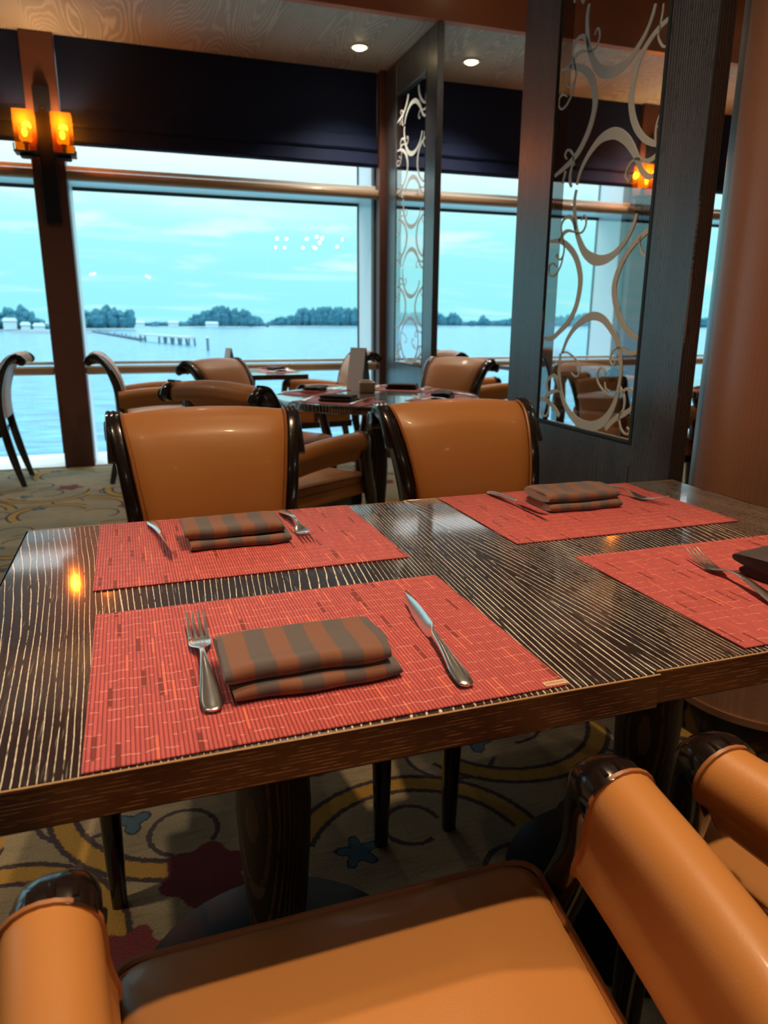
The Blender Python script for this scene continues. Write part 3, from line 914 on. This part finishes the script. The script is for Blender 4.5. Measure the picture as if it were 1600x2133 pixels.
# sewn maker label in the corner of the nearest mat
lab = MB().box(-.0135, .0135, -.0045, .0045, 0, .0006).build('sewn_label', M['label_cloth'], front_mat, (.2285, -.1735, .0021), 0, 0)
cu = bpy.data.curves.new('lettering', 'FONT')
cu.body = 'chilewich'
cu.size = .0062
cu.align_x = 'CENTER'
cu.align_y = 'CENTER'
tmp = bpy.data.objects.new('lettering_curve', cu)
COL.objects.link(tmp)
me = bpy.data.meshes.new_from_object(tmp)
bpy.data.objects.remove(tmp)
me.materials.clear()
me.materials.append(M['label_ink'])
link('lettering', me, lab, (0, 0, .0008))

# ------------------------------------------------------------------ cutlery (local +y points to the tip)
def ell(hx, hz, zc, y, n=12):
    return [(hx * math.cos(2 * PI * k / n), y, zc + hz * math.sin(2 * PI * k / n)) for k in range(n)]
def fork_mesh():
    mb = MB()
    stat = [(-.110, .004, .0012, .0040), (-.107, .0085, .0018, .0042), (-.095, .0108, .0022, .0050), (-.075, .0100, .0024, .0075), (-.050, .0074, .0024, .0112), (-.020, .0045, .0022, .0150),
            (.005, .0032, .0020, .0150), (.020, .0040, .0018, .0120), (.030, .0085, .0016, .0090), (.040, .0122, .0014, .0066), (.052, .0130, .0013, .0052), (.062, .0128, .0013, .0052)]
    st = smooth_path(stat, 3)
    mb.loft([ell(a[1], a[2], a[3], a[0]) for a in st])
    for i in range(4):
        x0 = -.0105 + .007 * i
        rings = []
        for k in range(9):
            f = k / 8
            y = .058 + .054 * f
            zc = .0052 + .0145 * f ** 1.5
            hx = .0022 - .0011 * f
            rings.append([(x0 * (1 - .06 * f) + hx * math.cos(2 * PI * q / 8), y, zc + (.0012 - .0003 * f) * math.sin(2 * PI * q / 8)) for q in range(8)])
        mb.loft(rings)
    return mb.mesh('fork', M['steel'], 50)
def knife_mesh():
    mb = MB()
    stat = [(-.122, .004, .0016, .0045), (-.119, .0082, .0026, .0048), (-.108, .0098, .0034, .0055), (-.085, .0090, .0038, .0075), (-.055, .0062, .0042, .0095), (-.025, .0042, .0048, .0105), (-.005, .0036, .0050, .0108),
            (.002, .0022, .0070, .0105), (.010, .0016, .0095, .0108), (.040, .0014, .0102, .0112), (.075, .0012, .0092, .0118), (.100, .0010, .0062, .0135), (.116, .0007, .0022, .0160), (.120, .0004, .0006, .0168)]
    rings = []
    for a in smooth_path(stat, 3):
        tw = math.radians(-26) * max(0, min(1, (a[0] + .012) / .024))
        rings.append([(px * math.cos(tw) - (pz - a[3]) * math.sin(tw), py, a[3] - .002 * abs(math.sin(tw)) + px * math.sin(tw) + (pz - a[3]) * math.cos(tw)) for px, py, pz in ell(a[1], a[2], a[3], a[0], 14)])
    mb.loft(rings)
    return mb.mesh('knife', M['steel'], 50)
FORK, KNIFE = fork_mesh(), knife_mesh()
MZ = TZ + .0024
def lay(name, me, butt, tip, label, cat, group, z=MZ, rx=0):
    L = .11 if name == 'fork' else .122
    a = math.atan2(tip[1] - butt[1], tip[0] - butt[0])
    d = Vector((math.cos(a), math.sin(a)))
    o = link(name, me, None, (butt[0] + d.x * L, butt[1] + d.y * L, z), a - PI / 2)
    o.rotation_euler = (0, rx, a - PI / 2)
    tag(o, label, cat, group)
    return o
GC = 'cutlery on the big table'
lay('fork', FORK, (.045, .648), (.046, .92), 'steel fork left of the nearest napkin, tines away from us', 'fork', GC)
lay('knife', KNIFE, (.303, .616), (.325, .878), 'steel knife right of the nearest napkin', 'knife', GC)
lay('knife', KNIFE, (.004, 1.375), (.032, 1.136), 'steel knife left of the folded napkin on the left far placemat', 'knife', GC)
lay('fork', FORK, (.256, 1.385), (.262, 1.18), 'steel fork right of the napkin on the left far placemat', 'fork', GC)
lay('knife', KNIFE, (.727, 1.405), (.733, 1.168), 'steel knife left of the napkin on the right far placemat', 'knife', GC)
lay('fork', FORK, (.972, 1.408), (1.03, 1.22), 'steel fork right of the napkin on the right far placemat', 'fork', GC)
lay('fork', FORK, (.800, .675), (.835, .90), 'steel fork on the placemat at the right edge', 'fork', GC)

# ------------------------------------------------------------------ napkins
def fold(mb, x0, x1, y0, y1, z0, z1, seed, nose=True, sag=.004):
    """one padded fold of cloth: round front edge, soft wavy top"""
    rnd = random.Random(seed)
    ph = [rnd.uniform(0, 6) for _ in range(4)]
    rings = []
    K = 22
    h = (z1 - z0) / 2
    zc = (z0 + z1) / 2
    for k in range(K + 1):
        f = k / K
        x = x0 + (x1 - x0) * f
        wv = .0022 * math.sin(f * 7 + ph[0]) + .0012 * math.sin(f * 15 + ph[1])
        end = 1 - .35 * (abs(2 * f - 1) ** 10)
        ring = []
        for a in range(-90, 91, 18):
            ring.append((y0 + h - h * math.cos(math.radians(a)) + wv, zc - h * math.sin(math.radians(-a)) * end))
        for g in (.25, .5, .75):
            ring.append((y0 + (y1 - y0) * g, z1 + .002 * math.sin(g * 5 + f * 4 + ph[2]) - sag * math.sin(PI * f) * math.sin(PI * g)))
        for a in range(90, -91, -30):
            ring.append((y1 - h + h * math.cos(math.radians(a)) + wv * .5, zc + h * math.sin(math.radians(a)) * end))
        for g in (.75, .5, .25):
            ring.append((y0 + (y1 - y0) * g, z0))
        rings.append([(x + .003 * math.sin(zz * 120 + ph[3]), yy, zz) for yy, zz in ring])
    mb.loft(rings)
def napkin(x, y, rz, label, seed, w=.178, d_=.104, mirror=False, dark=False):
    t = empty('napkin', (x, y, MZ), rz)
    mt = M['napkin_dark'] if dark else M['napkin_cloth']
    mb = MB(); fold(mb, -w / 2 + .004, w / 2 + .006, -d_ / 2 - .004, d_ / 2 - .012, .0005, .0165, seed); mb.build('lower_fold', mt, t, smooth=60)
    mb = MB(); fold(mb, -w / 2, w / 2, -d_ / 2 + .006, d_ / 2, .0165, .036, seed + 5, sag=.006); mb.build('upper_fold', mt, t, smooth=60)
    tag(t, label, 'napkin', 'brown striped napkins')
    return t
napkin(.150, .712, .015, 'brown striped napkin folded in two layers on the nearest placemat', 1)
n2 = napkin(.138, 1.228, .03, 'brown striped napkin folded on the left far placemat', 2, .168, .10)
n3 = napkin(.850, 1.268, -.01, 'dark brown folded napkin on the right far placemat', 3, .168, .11)
napkin(.945, .775, .14, 'nearly black folded napkin at the right picture edge', 4, .185, .12, dark=True)

# ------------------------------------------------------------------ things on the tables behind
def tent_card(x, y, z, rz, h, w_, label):
    t = empty('tent_card', (x, y, z), rz)
    for s, mt in ((-1, 'white_card'), (1, 'dark_card')):
        b = .035 * s
        MB().loft([[(-w_ / 2, b, 0), (w_ / 2, b, 0), (w_ / 2, b + .003 * s, 0), (-w_ / 2, b + .003 * s, 0)], [(-w_ / 2, 0, h), (w_ / 2, 0, h), (w_ / 2, .003 * s, h), (-w_ / 2, .003 * s, h)]]).build('card_leaf', M[mt], t, smooth=0)
    tag(t, label, 'sign', 'folded table cards')
tent_card(1.16, 3.86, .7505, -1.1, .23, .12, 'tall white folded card standing on the round table')
tent_card(.66, 5.55, .7505, -1.3, .17, .10, 'folded card standing on the window table against the sea')
t = empty('sugar_caddy', (1.165, 3.72, .7505), -.25)
MB().box(-.043, .043, -.03, .03, 0, .058, .004).build('box', M['ceramic'], t)
for q in range(6):
    MB().box(-.034 + q * .0115, -.026 + q * .0115, -.022, .022, .058, .066, .001).build('sachet', M['white_card'], t)
tag(t, 'small cream box of sachets on the round table', 'caddy')
def far_setting(cx, cy, ang, r, who, z=.7505):
    """mat, napkin and cutlery laid radially"""
    d = Vector((math.cos(ang), math.sin(ang)))
    p = Vector((cx, cy)) + d * r
    rz = ang - PI / 2 + PI
    m_ = MB().box(-.19, .19, -.125, .125, 0, .002, .0005).build('placemat', M['mat_plain'], None, (p.x, p.y, z), rz, 0)
    tag(m_, 'red placemat ' + who, 'placemat', 'placemats on the tables behind')
    t = empty('napkin', (p.x, p.y, z + .0022), rz + .2)
    mb = MB(); fold(mb, -.085, .09, -.055, .045, .0005, .014, int(ang * 10) + 3); mb.build('lower_fold', M['napkin_dark'], t, smooth=60)
    mb = MB(); fold(mb, -.08, .08, -.045, .05, .014, .030, int(ang * 10) + 9); mb.build('upper_fold', M['napkin_dark'], t, smooth=60)
    tag(t, 'dark folded napkin ' + who, 'napkin', 'napkins on the tables behind')
    sd = Vector((-d.y, d.x))
    for s, nm, me in ((-1, 'fork', FORK), (1, 'knife', KNIFE)):
        q = p + sd * (.135 * s)
        o = link(nm, me, None, (q.x, q.y, z + .0022), rz)
        tag(o, 'steel %s beside the napkin %s' % (nm, who), nm, 'cutlery on the tables behind')
far_setting(1.17, 3.57, math.radians(222), .36, 'at the near left of the round table')
far_setting(1.17, 3.57, math.radians(138), .36, 'at the far left of the round table')
far_setting(1.17, 3.57, math.radians(48), .36, 'at the far right of the round table')
far_setting(1.17, 3.57, math.radians(-42), .36, 'at the near right of the round table')
far_setting(.78, 5.49, math.radians(0), .22, 'at the right of the window table')
far_setting(3.38, 5.33, math.radians(180), .22, 'on the table by the second window')
far_setting(3.32, 3.62, math.radians(200), .36, 'on the round table behind the near screen')

# ------------------------------------------------------------------ the bay outside
SEA = -12.0
struct(MB().add([(-9000, 20, SEA), (9000, 20, SEA), (9000, 16000, SEA), (-9000, 16000, SEA)], [(0, 1, 2, 3)]).build('sea', M['sea_water'], smooth=0), 'calm turquoise bay')
def bearing(u):
    """direction in the room frame of a picture column at the horizon"""
    return YAW + math.atan((u - 800) / 1540)
def out_at(u, dist, z=SEA):
    a = bearing(u)
    return Vector((math.sin(a) * dist, math.cos(a) * dist, z))
ICO = []
def blob(mb, c, r, rz_, rnd):
    """rough leafy clump"""
    n, rows = 9, 5
    rings = []
    for i in range(rows + 1):
        a = -PI / 2 + PI * i / rows
        rr = max(.03, math.cos(a))
        rings.append([(c[0] + r * rr * math.cos(2 * PI * k / n) * rnd.uniform(.8, 1.2), c[1] + r * rr * math.sin(2 * PI * k / n) * rnd.uniform(.8, 1.2), c[2] + rz_ * math.sin(a) * rnd.uniform(.85, 1.15)) for k in range(n)])
    mb.loft(rings)
def grove(u0, u1, dist, prof, label, seed, spread=60, hmin=3):
    """a wooded shore between two bearings; prof gives tree height (m) along it"""
    rnd = random.Random(seed)
    p0, p1 = out_at(u0, dist), out_at(u1, dist)
    c = (p0 + p1) / 2
    t = empty('wooded_shore', c)
    fol, trunk = MB(), MB()
    L = (p1 - p0).length
    n = max(14, int(L / 4.5))
    dirv = (p1 - p0).normalized()
    for i in range(n):
        f = (i + rnd.random()) / n
        h = lerp_table(prof, f) * rnd.uniform(.82, 1.08)
        if h < hmin: continue
        for row in range(2):
            a = bearing((u0 + u1) / 2)
            p = p0 + dirv * (L * f) + Vector((math.sin(a), math.cos(a), 0)) * (row * 14 + rnd.uniform(-6, 6)) - c
            r = rnd.uniform(4.5, 7.5)
            blob(fol, (p.x, p.y, h * .40), r * 1.2, h * .40, rnd)
            for _ in range(2):
                blob(fol, (p.x + rnd.uniform(-4, 4), p.y - 2, h * rnd.uniform(.66, .78)), r * .62, h * .2, rnd)
            trunk.tube([(p.x, p.y, 0), (p.x, p.y, h * .5)], .5, 5)
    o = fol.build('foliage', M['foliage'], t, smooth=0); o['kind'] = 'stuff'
    o = trunk.build('trunks', M['bark'], t, smooth=0); o['kind'] = 'stuff'
    s = MB()
    a = bearing((u0 + u1) / 2)
    nrm = Vector((math.sin(a), math.cos(a), 0))
    q = [p0 - c - nrm * 10, p1 - c - nrm * 10, p1 - c + nrm * spread, p0 - c + nrm * spread]
    s.loft([[(v.x, v.y, -.5) for v in q], [(v.x, v.y, 1.2) for v in q]])
    s.build('shore', M['sand'], t, smooth=0)
    tag(t, label, 'island', 'wooded islands across the bay')
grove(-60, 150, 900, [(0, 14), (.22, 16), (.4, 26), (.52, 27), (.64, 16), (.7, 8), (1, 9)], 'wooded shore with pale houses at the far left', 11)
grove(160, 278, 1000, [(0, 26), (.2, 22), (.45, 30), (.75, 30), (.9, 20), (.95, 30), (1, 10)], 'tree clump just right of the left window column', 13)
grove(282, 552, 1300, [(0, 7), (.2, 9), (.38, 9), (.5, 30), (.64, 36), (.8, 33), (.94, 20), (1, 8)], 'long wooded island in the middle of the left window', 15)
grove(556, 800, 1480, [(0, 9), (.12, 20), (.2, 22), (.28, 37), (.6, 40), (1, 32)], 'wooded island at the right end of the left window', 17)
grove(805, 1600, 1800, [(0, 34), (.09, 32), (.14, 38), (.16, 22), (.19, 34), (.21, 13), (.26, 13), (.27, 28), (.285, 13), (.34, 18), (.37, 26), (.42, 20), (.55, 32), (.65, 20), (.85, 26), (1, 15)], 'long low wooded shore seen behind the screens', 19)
def house(u, dist, w_, h, label):
    p = out_at(u, dist)
    t = empty('shore_house', p + Vector((0, 0, 1.0)), -bearing(u))
    MB().box(-w_ / 2, w_ / 2, -4, 4, 0, h).build('walls', M['house_wall'], t, smooth=0)
    MB().loft([[(-w_ / 2 - 1, -5, h), (w_ / 2 + 1, -5, h), (w_ / 2 + 1, 5, h), (-w_ / 2 - 1, 5, h)], [(-w_ / 2 + 1, -.3, h + 3), (w_ / 2 - 1, -.3, h + 3), (w_ / 2 - 1, .3, h + 3), (-w_ / 2 + 1, .3, h + 3)]]).build('roof', M['house_roof'], t, smooth=0)
    tag(t, label, 'house', 'pale houses along the shore')
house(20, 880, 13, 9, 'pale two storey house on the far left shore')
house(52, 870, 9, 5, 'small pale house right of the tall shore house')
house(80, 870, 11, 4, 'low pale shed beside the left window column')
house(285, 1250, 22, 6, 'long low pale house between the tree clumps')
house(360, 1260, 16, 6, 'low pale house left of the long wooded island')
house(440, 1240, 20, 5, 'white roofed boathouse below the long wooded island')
# sea wall, broken jetty and piles
pa, pb = out_at(20, 720), out_at(188, 700)
t = empty('sea_wall', (pa + pb) / 2)
q = [pa - t.location, pb - t.location]
s = MB(); s.loft([[(q[0].x, q[0].y, -1), (q[0].x, q[0].y + 6, -1), (q[0].x, q[0].y + 6, 2.2), (q[0].x, q[0].y, 2.2)], [(q[1].x, q[1].y, -1), (q[1].x, q[1].y + 6, -1), (q[1].x, q[1].y + 6, 2.2), (q[1].x, q[1].y, 2.2)]])
s.build('wall_face', M['concrete'], t, smooth=0)
tag(t, 'low pale sea wall along the left shore', 'sea wall')
def jetty(u0, d0, u1, d1, n, label, rough=False, dz=3.4):
    a, b = out_at(u0, d0), out_at(u1, d1)
    c = (a + b) / 2
    t = empty('jetty', c)
    dv = b - a
    side = Vector((-dv.y, dv.x, 0)).normalized() * 2.2
    pa_, pb_ = a - c, b - c
    MB().loft([[pa_ - side + Vector((0, 0, dz)), pa_ + side + Vector((0, 0, dz)), pa_ + side + Vector((0, 0, dz + 1)), pa_ - side + Vector((0, 0, dz + 1))],
               [pb_ - side + Vector((0, 0, dz)), pb_ + side + Vector((0, 0, dz)), pb_ + side + Vector((0, 0, dz + 1)), pb_ - side + Vector((0, 0, dz + 1))]]).build('deck', M['concrete' if not rough else 'pier_wood'], t, smooth=0)
    rnd = random.Random(int(u0))
    for i in range(n):
        f = i / (n - 1)
        if not rough and n > 6 and .12 < f < .30: continue
        p = pa_ + (pb_ - pa_) * f
        for s_ in (-1, 1):
            MB().tube([(p.x + side.x * s_ * .8, p.y + side.y * s_ * .8, -1), (p.x + side.x * s_ * .6, p.y + side.y * s_ * .6, dz + (rnd.uniform(.3, 2.2) if rough else 0))], .55, 7).build('pile', M['pier_wood'], t)
    tag(t, label, 'jetty', 'old jetty in the bay')
jetty(190, 800, 294, 480, 16, 'broken dark jetty of short piles left of the pier head', True, .6)
jetty(294, 470, 396, 390, 8, 'pale pier deck on dark piles in the bay')
p = out_at(429, 330)
t = empty('mooring_pile', p)
MB().tube([(0, 0, -2), (0, 0, 5.0)], .6, 10).build('post', M['pier_wood'], t)
MB().lathe([(.75, 5.0), (.75, 5.4), (.1, 5.8)], 10).build('cap', M['concrete'], t)
tag(t, 'single mooring post standing in the water right of the pier', 'post')
